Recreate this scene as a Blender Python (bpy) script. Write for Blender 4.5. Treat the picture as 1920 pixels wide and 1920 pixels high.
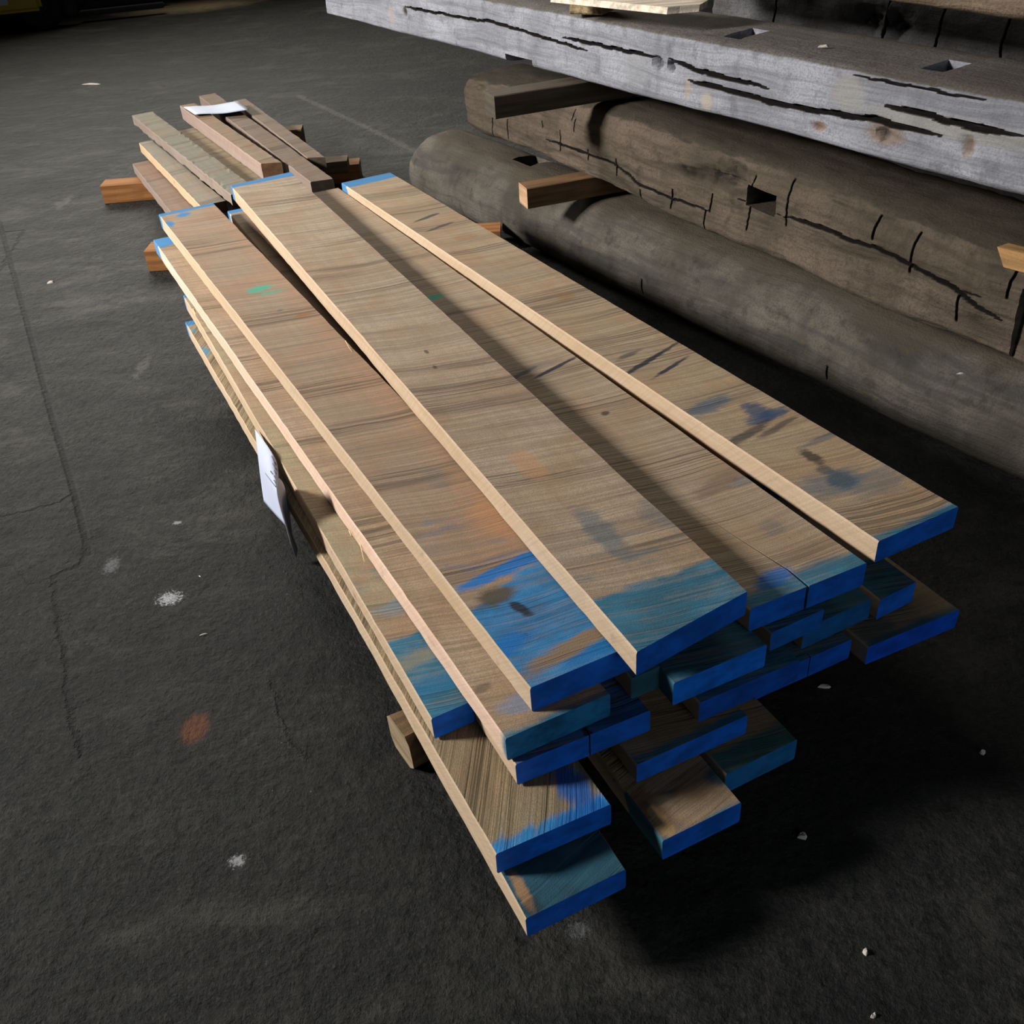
import bpy, bmesh, math, random
import numpy as np
from mathutils import Vector, Matrix, noise

for o in list(bpy.data.objects): bpy.data.objects.remove(o)
S = bpy.context.scene
COL = S.collection

# ------------------------------------------------------------------ camera
FPX, PITCH, ROLL, CAMH = 1842.4, math.radians(35.93), math.radians(-4.325), 1.3586
_cp, _sp, _cr, _sr = math.cos(PITCH), math.sin(PITCH), math.cos(ROLL), math.sin(ROLL)
FW = Vector((0, _cp, -_sp)); _u = Vector((0, _sp, _cp)); _r = Vector((1, 0, 0))
RT = _r*_cr + _u*_sr; UP = _u*_cr - _r*_sr
CAMP = Vector((0, 0, CAMH))
cd = bpy.data.cameras.new('camera'); cam = bpy.data.objects.new('camera', cd); COL.objects.link(cam)
cd.sensor_width = 36; cd.lens = 36*FPX/1920; cd.clip_start = 0.02; cd.clip_end = 100
cam.matrix_world = Matrix(((RT.x, UP.x, -FW.x, 0), (RT.y, UP.y, -FW.y, 0), (RT.z, UP.z, -FW.z, CAMH), (0, 0, 0, 1)))
S.camera = cam

# ------------------------------------------------------------------ world, lights, exposure
S.view_settings.view_transform = 'Standard'; S.view_settings.look = 'None'
S.view_settings.gamma = 1; S.view_settings.exposure = -0.2; S.view_settings.use_curve_mapping = False
w = bpy.data.worlds.new('world'); S.world = w; w.use_nodes = True
w.node_tree.nodes['Background'].inputs[0].default_value = (0.75, 0.88, 1.0, 1)
w.node_tree.nodes['Background'].inputs[1].default_value = 0.008

def area(name, loc, aim, sx, sy, power, color, spread=180):
    l = bpy.data.lights.new(name, 'AREA'); l.shape = 'RECTANGLE'; l.size = sx; l.size_y = sy
    l.energy = power; l.color = color; l.spread = math.radians(spread)
    o = bpy.data.objects.new(name, l); COL.objects.link(o); o.location = loc
    o.rotation_euler = (Vector(aim)-Vector(loc)).to_track_quat('-Z', 'Y').to_euler()
    return o
KEY = area('window_daylight', (-6.9, 1.5, 3.9), (-0.8, 3.5, 0.0), 1.3, 1.2, 345, (1.0, 0.99, 0.98), 84)
FAR = area('far_fill', (-3.0, 9.8, 3.6), (-0.6, 4.6, 0), 5.0, 2.4, 260, (1.0, 0.96, 0.86), 120)  # added fill high at the back, for sheen on the far floor
FRONT = area('near_fill', (2.2, -3.4, 1.7), (0.4, 1.4, 0.2), 2.4, 1.4, 20, (0.75, 0.88, 1.0), 120)  # added faint blue fill behind the camera, lifts the blue board ends

# ------------------------------------------------------------------ geometry helpers
def ray(u, v): return FW*FPX + RT*(u-960) - UP*(v-960)
def at(u, v, z):
    d = ray(u, v); return CAMP + d*((z-CAMP.z)/d.z)
def onplane(u, v, P, n):
    d = ray(u, v); return CAMP + d*(n.dot(P-CAMP)/n.dot(d))
def tag(o, label=None, cat=None, group=None, kind=None):
    if label: o['label'] = label
    if cat: o['category'] = cat
    if group: o['group'] = group
    if kind: o['kind'] = kind
    return o
def link(name, me, mats, parent=None):
    o = bpy.data.objects.new(name, me); COL.objects.link(o)
    for m in (mats if isinstance(mats, (list, tuple)) else [mats]): me.materials.append(m)
    if parent: o.parent = parent
    return o
def empty(name, loc, rz=0):
    o = bpy.data.objects.new(name, None); COL.objects.link(o); o.location = loc; o.rotation_euler = (0, 0, rz)
    o.empty_display_size = .1
    return o
def boxmesh(name, x0, x1, y0, y1, z0, z1, bev=0.0, seg=2):
    bm = bmesh.new()
    r = bmesh.ops.create_cube(bm, size=1)
    for v in bm.verts: v.co = Vector(((x0+x1)/2+v.co.x*(x1-x0), (y0+y1)/2+v.co.y*(y1-y0), (z0+z1)/2+v.co.z*(z1-z0)))
    if bev: bmesh.ops.bevel(bm, geom=bm.edges[:], offset=bev, segments=seg, affect='EDGES')
    me = bpy.data.meshes.new(name); bm.to_mesh(me); bm.free(); return me
def smooth(me):
    for p in me.polygons: p.use_smooth = True

# ------------------------------------------------------------------ node helpers
class N:
    def __init__(s, name):
        s.m = bpy.data.materials.new(name); s.m.use_nodes = True; s.t = s.m.node_tree
        s.b = s.t.nodes['Principled BSDF']
    def new(s, typ, **kw):
        n = s.t.nodes.new(typ)
        for k, v in kw.items(): setattr(n, k, v)
        return n
    def put(s, sock, v):
        if hasattr(v, 'links') or isinstance(v, bpy.types.NodeSocket): s.t.links.new(v, sock)
        elif isinstance(v, (tuple, list)) and len(v) == 3 and sock.type == 'RGBA': sock.default_value = (*v, 1)
        else: sock.default_value = v
    def math(s, op, a, b=0.0, c=0.0, clamp=False):
        n = s.new('ShaderNodeMath', operation=op, use_clamp=clamp)
        for i, v in enumerate((a, b, c)): s.put(n.inputs[i], v)
        return n.outputs[0]
    def add(s, a, b): return s.math('ADD', a, b)
    def mul(s, a, b): return s.math('MULTIPLY', a, b)
    def sub(s, a, b): return s.math('SUBTRACT', a, b)
    def coord(s, out='Object'): return s.new('ShaderNodeTexCoord').outputs[out]
    def xyz(s, v):
        n = s.new('ShaderNodeSeparateXYZ'); s.put(n.inputs[0], v); return n.outputs
    def comb(s, x, y, z):
        n = s.new('ShaderNodeCombineXYZ')
        for i, v in enumerate((x, y, z)): s.put(n.inputs[i], v)
        return n.outputs[0]
    def noise(s, vec, scale=1.0, detail=4, rough=.55, dist=0.0):
        n = s.new('ShaderNodeTexNoise'); s.put(n.inputs['Vector'], vec)
        n.inputs['Scale'].default_value = scale; n.inputs['Detail'].default_value = detail
        n.inputs['Roughness'].default_value = rough; n.inputs['Distortion'].default_value = dist
        return n.outputs[0]
    def mapr(s, v, a, b, c=0.0, d=1.0, smooth=True):
        n = s.new('ShaderNodeMapRange'); n.interpolation_type = 'SMOOTHSTEP' if smooth else 'LINEAR'
        for i, q in enumerate((v, a, b, c, d)): s.put(n.inputs[i], q)
        return n.outputs[0]
    def mix(s, f, a, b, mode='MIX'):
        n = s.new('ShaderNodeMix', data_type='RGBA', blend_type=mode)
        s.put(n.inputs[0], f); s.put(n.inputs[6], a); s.put(n.inputs[7], b); return n.outputs[2]
    def ramp(s, f, stops):
        n = s.new('ShaderNodeValToRGB'); s.put(n.inputs[0], f); e = n.color_ramp.elements
        while len(e) < len(stops): e.new(.5)
        for i, (p, c) in enumerate(stops): e[i].position = p; e[i].color = (*c, 1)
        return n.outputs[0]
    def bump(s, h, strength=.5, dist=.01, nrm=None):
        n = s.new('ShaderNodeBump'); s.put(n.inputs['Height'], h)
        n.inputs['Strength'].default_value = strength; n.inputs['Distance'].default_value = dist
        if nrm is not None: s.put(n.inputs['Normal'], nrm)
        return n.outputs[0]
    def fin(s, col, rough=.8, nrm=None, spec=.3):
        s.put(s.b.inputs['Base Color'], col); s.put(s.b.inputs['Roughness'], rough)
        s.b.inputs['Specular IOR Level'].default_value = spec
        if nrm is not None: s.put(s.b.inputs['Normal'], nrm)
        return s.m
    def blob(s, x, y, x0, y0, rx, ry, nz, soft=.45, amp=.9, rot=0.0):
        dx = s.sub(x, x0); dy = s.sub(y, y0)
        if rot:
            c, q = math.cos(rot), math.sin(rot)
            dx, dy = s.add(s.mul(dx, c), s.mul(dy, q)), s.sub(s.mul(dy, c), s.mul(dx, q))
        d = s.math('SQRT', s.add(s.math('POWER', s.mul(dx, 1/rx), 2), s.math('POWER', s.mul(dy, 1/ry), 2)))
        d = s.math('MULTIPLY_ADD', s.sub(nz, .5), amp, d)
        return s.mapr(d, 1.0, 1.0-soft, 0, 1)
    def seg(s, x, y, a, b, wd):
        # distance to a segment, smooth mask
        ax, ay = a; bx, by = b[0]-a[0], b[1]-a[1]; L2 = bx*bx+by*by
        px = s.sub(x, ax); py = s.sub(y, ay)
        t = s.math('MULTIPLY_ADD', px, bx/L2, s.mul(py, by/L2)); t = s.math('MULTIPLY', t, 1.0, clamp=True)
        dx = s.math('MULTIPLY_ADD', t, -bx, px); dy = s.math('MULTIPLY_ADD', t, -by, py)
        d = s.math('SQRT', s.add(s.mul(dx, dx), s.mul(dy, dy)))
        return d

def simple(name, col, rough=.7, var=.25, scale=20, spec=.3, metal=0):
    n = N(name); z = n.noise(n.coord(), scale, 5)
    c = n.mix(z, tuple(q*(1-var) for q in col), tuple(min(1, q*(1+var)) for q in col))
    n.b.inputs['Metallic'].default_value = metal
    return n.fin(c, rough, n.bump(z, .2, .004), spec)

TEAL = (0.007, 0.088, 0.145); BLUE = (0.003, 0.105, 0.52); LBLUE = (0.014, 0.15, 0.33)

def face_mat(name, seed, L, base=(.40, .305, .21), dark=(.17, .12, .08), warm=(.36, .235, .135), k=-.3, near=.0, far=.0,
             ncol=TEAL, fcol=LBLUE, stains=(), wash=.12, solid=False, warmx=None, lines=.9, w=.2, skew=0.0):
    n = N(name); c = n.coord(); x, y, z = n.xyz(c)
    v = n.comb(n.add(x, seed*3.7), n.add(y, seed*1.3), n.add(z, seed))
    X, Y, Z = n.xyz(v)
    wv = n.noise(n.comb(n.mul(X, 3), n.mul(Y, 2), seed), 1, 2)
    ys = n.add(n.math('MULTIPLY_ADD', X, -k, Y), n.mul(wv, .05))
    ys = n.add(ys, n.mul(n.mul(x, x), -.5))
    l1 = n.noise(n.comb(n.mul(X, 2.2), n.mul(ys, 150), seed), 1, 3, .6)
    l2 = n.noise(n.comb(n.mul(X, 1.6), n.mul(ys, 26), seed+5), 1, 4, .65)
    l3 = n.noise(n.comb(n.mul(X, .9), n.mul(ys, 11), seed+9), 1, 2, .5)
    gr = n.noise(n.comb(n.mul(X, 60), n.mul(Y, 2.5), seed), 1, 4, .6)
    bl = n.noise(v, 7, 4, .6)
    fine = n.noise(v, 420, 3, .7)
    sp = n.noise(v, 90, 3, .7)
    col = n.mix(n.mapr(bl, .35, .7), base, warm)
    if warmx is not None:
        wm = n.mapr(n.add(x, n.mul(n.sub(bl, .5), .05)), warmx[0], warmx[1], 0, 1)
        col = n.mix(n.mul(wm, .8), col, warm)
    g1 = n.mapr(l1, .42, .60, 1, 0); g2 = n.mapr(l2, .36, .50, 1, 0)
    th = n.mapr(l3, .30, .36, 1, 0)
    thin = n.math('MULTIPLY', n.mapr(l3, .36, .46, 1, 0), n.mapr(n.noise(n.comb(n.mul(X, 1.4), n.mul(ys, 210), seed+2), 1, 2), .50, .58), clamp=True)
    col = n.mix(n.mul(g1, .5*lines), col, dark)
    col = n.mix(n.mul(g2, .4*lines), col, dark)
    col = n.mix(n.mul(thin, .8*lines), col, tuple(q*.5 for q in dark))
    col = n.mix(n.mapr(gr, .3, .75, .0, .25), col, dark)
    col = n.mix(n.mapr(fine, .35, .65, .5, 0), col, dark)
    col = n.mix(n.mapr(sp, .70, .76, 0, .7), col, tuple(q*.35 for q in dark))
    # brushed end paint
    br = n.noise(n.comb(n.mul(X, 10), n.mul(ys, 40), seed+3), 1, 5, .7)
    br2 = n.noise(n.comb(n.mul(X, 14), n.mul(Y, 14), seed+7), 1, 4, .6)
    keep = n.mapr(n.math('MULTIPLY_ADD', g1, -.25, br), .18, .42, .72, 1)
    if solid: keep = 1.0
    if near > 0:
        e = n.math('MULTIPLY_ADD', n.sub(br, .5), .03, n.math('MULTIPLY_ADD', n.sub(br2, .5), near*.25, near))
        ye = n.math('MULTIPLY_ADD', x, -skew, y)
        mk = n.mul(n.mapr(n.sub(ye, e), .0, -.015), keep)
        cc = n.mix(n.mapr(br2, .35, .65), ncol, tuple(q*1.5 for q in ncol))
        col = n.mix(n.mul(mk, .93), col, cc)
        ws = n.mapr(n.sub(ye, n.mul(e, 2.3)), 0, -.08, 0, 1)
        col = n.mix(n.mul(n.mul(ws, n.mapr(br, .5, .75)), .45), col, ncol)
    if far > 0:
        yy = n.sub(L, y)
        e = n.math('MULTIPLY_ADD', n.sub(br2, .5), far*.5, far)
        col = n.mix(n.mul(n.mapr(n.sub(yy, e), 0, -.012), .92), col, fcol)
    for st in stains:
        (x0, y0, rx, ry, sc, sa) = st[:6]; rot = st[6] if len(st) > 6 else 0
        nz = n.noise(n.comb(n.mul(X, 22), n.mul(ys, 70), seed+x0*7), 1, 5, .7)
        mk = n.blob(x, y, x0, y0, rx, ry, nz, .55, 1.4, rot)
        col = n.mix(n.mul(mk, sa), col, sc)
    h = n.math('MULTIPLY_ADD', l1, .5, n.math('MULTIPLY_ADD', n.mapr(l2, .3, .55), .6, n.mul(fine, .35)))
    h = n.math('MULTIPLY_ADD', thin, -1.0, h)
    return n.fin(col, .85, n.bump(h, .8, .0025), .25)

def side_mat(name, seed, L, base=(.47, .35, .235), near=.05, far=.03, grime=.3, ncol=(.01, .12, .17)):
    n = N(name); c = n.coord(); x, y, z = n.xyz(c)
    Z = n.add(z, seed); Y = n.add(y, seed*2.1)
    a = n.noise(n.comb(x, n.mul(Y, 3.0), n.mul(Z, 60)), 1, 4, .6)
    b = n.noise(n.comb(x, n.add(n.mul(Y, 160), n.mul(z, 160)), Z), 1, 3)
    f = n.noise(n.comb(x, Y, Z), 300, 3, .7); g = n.noise(n.comb(x, Y, Z), 14, 4, .6)
    col = n.mix(n.mapr(a, .35, .7, 0, .5), base, tuple(q*k for q, k in zip(base, (.8, .68, .5))))
    col = n.mix(n.mapr(b, .40, .55, .22, 0), col, tuple(q*.6 for q in base))
    col = n.mix(n.mapr(f, .35, .6, .3, 0), col, tuple(q*.6 for q in base))
    col = n.mix(n.mapr(g, .60, .75, 0, grime), col, (.12, .10, .085))
    if near > 0:
        col = n.mix(n.mul(n.mapr(n.sub(y, n.mul(g, near*2)), 0, -.02), .93), col, ncol)
    if far > 0:
        col = n.mix(n.mul(n.mapr(n.sub(n.sub(L, y), n.mul(g, far*2)), 0, -.01), .9), col, LBLUE)
    return n.fin(col, .85, n.bump(n.add(n.mul(b, .5), n.mul(f, .6)), .4, .0015), .2)

def end_mat(name, seed, col=BLUE, var=.35, wood=.0):
    n = N(name); c = n.coord(); x, y, z = n.xyz(c)
    v = n.comb(n.mul(n.add(x, seed), 18), n.mul(y, 18), n.mul(n.add(z, seed), 30))
    a = n.noise(v, 1, 5, .65); f = n.noise(c, 350, 3, .7)
    col1 = n.mix(n.mapr(a, .3, .7), tuple(q*(1-var) for q in col), tuple(min(1, q*(1+var)) for q in col))
    col1 = n.mix(n.mapr(f, .66, .75, 0, .45), col1, (.05, .2, .22))
    if wood: col1 = n.mix(n.mapr(a, .72-wood, .78-wood, 0, .85), col1, (.25, .16, .09))
    return n.fin(col1, .6, n.bump(n.add(a, n.mul(f, .5)), .35, .0015), .3)

# ------------------------------------------------------------------ boards
LDIR = Vector((-.405, .914, 0)).normalized()
def board(name, label, z, t, NL, NR, farpt, L, mats, width=None, group='oak boards in the blue-ended pile', seed=0,
          name_obj='oak_board', bow=0.0, wfar=None, drop=0.0, chip=.0012, skewfar=None):
    """z top height; NL / NR near top corners; farpt a point further along the left top edge."""
    NL = Vector(NL); fp = Vector(farpt); yd = (fp-NL); yd.z = 0; yd.normalize()
    xd = Vector((yd.y, -yd.x, 0))
    if NR is not None:
        r = Vector(NR)-NL; W = r.dot(xd); sk = r.dot(yd)/W
    else: W = width; sk = 0
    if width: W = width
    if wfar is None: wfar = W
    rz = math.atan2(-yd.x, yd.y)
    ny = max(14, int(L/.035)); nx = 6
    sf = sk if skewfar is None else skewfar
    rnd = random.Random(seed*17+3)
    ys = [0]+sorted([L*(j+.5*(rnd.random()-.5))/ny for j in range(1, ny)])+[L]
    def sect(j, y):
        Wy = W+(wfar-W)*y/L; s = sk+(sf-sk)*y/L
        e = .0018
        ring = []
        def P(u, zz, ku=1):
            q = noise.noise(Vector((u*8+seed*5.1, y*5, zz*9)))*.0012 + noise.noise(Vector((u*9, y*30+seed, zz*9)))*chip
            uu = u+(q if (u < .01 or u > Wy-.01) else 0)
            zc = zz + (noise.noise(Vector((u*30, y*24, zz*30+seed)))*chip*.7 if (u < .01 or u > Wy-.01) else 0)
            zc += bow*4*(y/L)*(1-y/L) + drop*y/L
            return Vector((uu, y + s*u*1.0, zc))
        for i in range(nx+1): ring.append(P(e+(Wy-2*e)*i/nx, 0))
        for q in (-.08, -.5, -.92): ring.append(P(Wy, q*t))
        for i in range(nx+1): ring.append(P(Wy-e-(Wy-2*e)*i/nx, -t))
        for q in (-.92, -.5, -.08): ring.append(P(0, q*t))
        return ring
    bm = bmesh.new(); rings = []
    for j, y in enumerate(ys): rings.append([bm.verts.new(p) for p in sect(j, y)])
    m = len(rings[0])
    for j in range(len(rings)-1):
        for i in range(m):
            i2 = (i+1) % m
            f = bm.faces.new((rings[j][i], rings[j][i2], rings[j+1][i2], rings[j+1][i]))
            side = (nx <= i < nx+4) or (i >= 2*nx+4)
            f.material_index = 1 if side else 0
    def cap(r):
        top = r[:nx+1]; bot = list(reversed(r[nx+4:2*nx+5])); 
        L3 = list(reversed(r[2*nx+5:])); R3 = r[nx+1:nx+4]
        # simple ngon
        return bm.faces.new(r)
    a = cap(rings[0]); b = cap(list(reversed(rings[-1])))
    a.material_index = 2; b.material_index = 2
    bmesh.ops.recalc_face_normals(bm, faces=bm.faces)
    me = bpy.data.meshes.new(name_obj); bm.to_mesh(me); bm.free()
    o = link(name_obj, me, mats); o.location = (NL.x, NL.y, z); o.rotation_euler = (0, 0, rz)
    tag(o, label, 'board', group)
    o['_k'] = 0; del o['_k']
    return o, W, rz, sk

def local(NL, rz, p):
    d = Vector(p)-Vector(NL); c, s = math.cos(rz), math.sin(rz)
    return (d.x*c+d.y*s, -d.x*s+d.y*c)

ZL = lambda k: .08+.05*k
_bi = [0]
def oak(label, lv, NLp, NRp, farp, L, near=.05, far=.03, t=.047, width=None, stains=(), kw=None, sidekw=None, endcol=BLUE, endwood=0, wfar=None,
        name_obj='oak_board', bow=0.0, skewfar=None, drop=0.0, group='blue-ended oak boards stacked in the pile', endvar=.3):
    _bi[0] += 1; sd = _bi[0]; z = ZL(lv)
    NL = at(*NLp, z); NR = at(*NRp, z) if NRp else None
    fp = at(*farp, z) if not isinstance(farp, Vector) else NL+farp
    yd = (fp-NL); yd.z = 0; yd.normalize(); rz = math.atan2(-yd.x, yd.y)
    if L is None: L = (fp-NL).length
    W = width; sk = 0
    if NR is not None:
        xd = Vector((yd.y, -yd.x, 0)); r = NR-NL; W0 = r.dot(xd); sk = r.dot(yd)/W0
        W = width or W0
    st = []
    for q in stains:
        p = local(NL, rz, at(q[0], q[1], z)); st.append((p[0], p[1])+tuple(q[2:]))
    kk = dict(near=near, far=far, stains=st, w=W, skew=sk); kk.update(kw or {})
    sk_ = dict(near=0, far=far*.9); sk_.update(sidekw or {})
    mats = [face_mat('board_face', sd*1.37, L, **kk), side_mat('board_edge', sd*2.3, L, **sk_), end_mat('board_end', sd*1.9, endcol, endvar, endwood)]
    if skewfar is None: skewfar = min(sk, .1)
    return board('b', label, z, t, NL, NR, fp, L, mats, width=width, seed=sd, wfar=wfar, name_obj=name_obj, bow=bow, skewfar=skewfar, drop=drop, group=group)

# ------------------------------------------------------------------ floor
def floor():
    n = N('concrete_floor'); c = n.coord(); 
    big = n.noise(c, .9, 4, .55); mid = n.noise(c, 6, 5, .6); fine = n.noise(c, 60, 5, .7); grit = n.noise(c, 150, 5, .8); mid2 = n.noise(c, 22, 6, .65)
    x0, y0, z0 = n.xyz(c)
    wx = n.math('MULTIPLY_ADD', n.sub(n.noise(c, 14, 6, .75), .5), .06, x0)
    wy = n.math('MULTIPLY_ADD', n.sub(n.noise(n.comb(y0, x0, 3.3), 14, 6, .75), .5), .06, y0)
    col = n.mix(n.mapr(big, .3, .7), (.009, .0086, .008), (.023, .0215, .0182))
    col = n.mix(n.mapr(mid, .35, .7, 0, .5), col, (.042, .039, .033))
    col = n.mix(n.mapr(fine,    .35, .62, .8, 0), col, (.002, .005, .0045))
    col = n.mix(n.mapr(grit, .52, .68, 0, .75), col, (.06, .057, .05))
    # streaky worn film towards the far side
    st = n.noise(n.comb(n.mul(x0, 1.3), n.mul(y0, 2.4), 1.0), 1.7, 7, .72, .4)
    col = n.mix(n.mapr(st, .50, .70, 0, .6), col, (.075, .07, .058))
    col = n.mix(n.mapr(st, .44, .30, 0, .6), col, (.010, .010, .009))
    # patch of warm light by the far wall, painted into the floor colour
    warm_p = at(345, 12, 0); sd = n.blob(x0, y0, warm_p.x, warm_p.y, .85, .5, mid, .8, .6)
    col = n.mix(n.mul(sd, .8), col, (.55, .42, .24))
    # oil and rust and plaster stains
    def stain(px, py, rx, ry, cc, a, rot=0, nz=None, amp=.9):
        p = at(px, py, 0)
        return n.mix(n.mul(n.blob(x0, y0, p.x, p.y, rx, ry, nz or fine, .6, amp, rot), a), col, cc)
    col = stain(365, 1365, .035, .05, (.22, .07, .02), .75)
    col = stain(318, 1122, .028, .024, (.5, .5, .51), .9, nz=grit, amp=4.5)
    col = stain(332, 980, .012, .008, (.4, .4, .4), .7, nz=grit, amp=4)
    col = stain(210, 1060, .02, .035, (.2, .2, .21), .55, nz=grit, amp=4)
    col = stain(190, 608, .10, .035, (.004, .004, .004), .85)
    col = stain(120, 380, .05, .10, (.12, .11, .10), .5, nz=mid2, amp=4)
    col = stain(445, 1615, .014, .014, (.4, .4, .4), .8, nz=grit, amp=4)
    col = stain(1085, 1745, .02, .02, (.25, .25, .25), .4, nz=grit, amp=4)
    col = stain(265, 690, .02, .10, (.12, .11, .10), .5, nz=mid2, amp=4)
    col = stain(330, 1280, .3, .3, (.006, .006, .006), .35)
    # saw-cut joint and cracks
    def poly(pts, wd, wob=1):
        out = None
        P = [at(u, v, 0) for u, v in pts]
        for a, b in zip(P[:-1], P[1:]):
            d = n.seg(wx if wob else x0, wy if wob else y0, (a.x, a.y), (b.x, b.y), wd)
            out = d if out is None else n.math('MINIMUM', out, d)
        return n.mapr(out, wd, wd*.25, 0, 1)
    j1 = poly([(-120, 180), (0, 420), (60, 640), (100, 790), (140, 925), (168, 1040)], .012, 0)
    c1 = poly([(140, 925), (110, 945), (0, 968)], .007)
    c2 = poly([(168, 1010), (150, 1060), (100, 1085), (112, 1180), (125, 1260), (140, 1370), (150, 1420)], .009)
    c3 = poly([(100, 1085), (55, 1095), (28, 1060), (0, 1058)], .003)
    j2 = poly([(560, 180), (690, 240), (870, 330)], .03)
    c4 = poly([(0, 510), (45, 432), (10, 436)], .012)
    crk = n.math('MAXIMUM', n.math('MAXIMUM', j1, c1), n.math('MAXIMUM', c2, n.math('MAXIMUM', c3, c4)))
    jag = n.mapr(n.noise(c, 45, 4, .7), .32, .5, .35, 1)
    crk = n.mul(crk, jag)
    col = n.mix(n.mul(crk, .92), col, (.004, .004, .004))
    col = n.mix(n.mul(j2, .35), col, (.16, .15, .13))
    spk = n.noise(c, 75, 2, .5)
    spm = n.mul(n.mapr(spk, .76, .80), n.mapr(mid, .5, .62))
    col = n.mix(n.mul(spm, .8), col, (.5, .5, .48))
    col = n.mix(n.mapr(mid2, .30, .46, .75, 0), col, (.003, .003, .003))
    h = n.math('MULTIPLY_ADD', n.add(mid, n.mul(mid2, 1.3)), 1.5, n.math('MULTIPLY_ADD', fine, .9, n.mul(grit, .45)))
    h = n.math('MULTIPLY_ADD', crk, -1.2, h)
    scr = poly([(500, 1275), (540, 1390), (570, 1425)], .006)
    h = n.math('MULTIPLY_ADD', scr, 1.2, h)
    rough = n.mapr(st, .35, .7, .62, .46)
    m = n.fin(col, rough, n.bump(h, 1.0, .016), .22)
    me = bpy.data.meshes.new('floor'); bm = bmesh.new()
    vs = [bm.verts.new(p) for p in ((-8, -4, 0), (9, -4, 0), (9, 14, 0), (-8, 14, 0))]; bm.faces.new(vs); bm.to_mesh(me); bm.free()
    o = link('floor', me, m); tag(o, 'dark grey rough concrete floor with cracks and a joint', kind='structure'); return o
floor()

# far wall: its foot shows as the dark band at the top left
A = at(120, 22, 0); B = at(300, 3, 0); d = (B-A).normalized(); n_ = Vector((-d.y, d.x, 0))
wm = simple('dark_wall', (.035, .037, .036), .85, .4, 6)
A0 = A-d*5.0; B0 = A+d*13
bm = bmesh.new(); vs = [bm.verts.new(p) for p in (A0, B0, B0+n_*.25, A0+n_*.25)]
f = bm.faces.new(vs); e = bmesh.ops.extrude_face_region(bm, geom=[f])
for g in e['geom']:
    if isinstance(g, bmesh.types.BMVert): g.co.z = 5
bmesh.ops.recalc_face_normals(bm, faces=bm.faces)
me = bpy.data.meshes.new('wall_back'); bm.to_mesh(me); bm.free()
tag(link('wall_back', me, wm), 'dark far wall of the shed', kind='structure')
# left wall with its window opening
def wall_left():
    x0, x1 = -7.35, -7.15
    bm = bmesh.new()
    for (ya, yb, za, zb) in ((-4, .6, 0, 5), (2.4, 10.0, 0, 5), (.6, 2.4, 0, 3.1), (.6, 2.4, 4.8, 5)):
        r = bmesh.ops.create_cube(bm, size=1)
        for v in r['verts']: v.co = Vector(((x0+x1)/2+v.co.x*(x1-x0), (ya+yb)/2+v.co.y*(yb-ya), (za+zb)/2+v.co.z*(zb-za)))
    me = bpy.data.meshes.new('wall_left'); bm.to_mesh(me); bm.free()
    tag(link('wall_left', me, wm), 'dark shed wall with a window opening', kind='structure')
wall_left()

# ------------------------------------------------------------------ the blue-ended pile
GREEN = (.02, .30, .20); BLK = (.012, .014, .022); KNOT = (.05, .032, .02); BST = (.05, .085, .12); RUST = (.22, .10, .03)
# level 6
oak('wide pale oak board on top of the pile, centre, blue at both ends', 6, (1193, 1223), (1402, 1108), (432, 348), None, near=.13, far=.035, t=.048,
    stains=((640, 460, .05, .05, RUST, .25), (800, 505, .05, .03, RUST, .3), (1130, 1000, .03, .10, BST, .55), (1240, 960, .05, .06, BST, .35),
            (800, 660, .006, .012, KNOT, .8), (815, 688, .006, .012, KNOT, .8), (990, 870, .03, .08, (.40, .20, .09), .5)),
    kw=dict(wash=.2, base=(.41, .32, .225), skew=.0))
oak('right-hand top oak board streaked black and blue, one edge towards the dark timbers', 5.46, (1647, 1015), (1797, 950), (640, 343), None, near=.02, far=.07, t=.045,
    stains=((800, 408, .06, .012, BLK, .8, .25), (825, 425, .06, .010, BLK, .7, .25), (870, 445, .05, .03, RUST, .4), (1060, 555, .03, .03, RUST, .45), (1210, 680, .10, .010, BLK, .95, .28), (1255, 690, .07, .008, BLK, .95, .28), (1180, 665, .05, .012, BLK, .6, .2),
            (1250, 655, .07, .006, BLK, .8, .28), (1330, 760, .08, .03, BST, .7, .1), (1440, 780, .07, .025, (.02, .045, .10), .85), (1420, 770, .03, .05, (.02, .045, .10), .8), (1400, 815, .10, .015, BLK, .7, .2), (1460, 800, .08, .012, BLK, .6, .2), (1520, 855, .02, .035, KNOT, .9), (1545, 880, .02, .02, BLK, .6),
            (1575, 900, .035, .035, (.02, .03, .04), .85), (1560, 905, .09, .05, BST, .55), (1640, 905, .09, .05, BST, .4), (1560, 815, .10, .012, (.02, .045, .09), .5)),
    kw=dict(base=(.38, .29, .18), warm=(.38, .235, .12), lines=.85))
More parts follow.
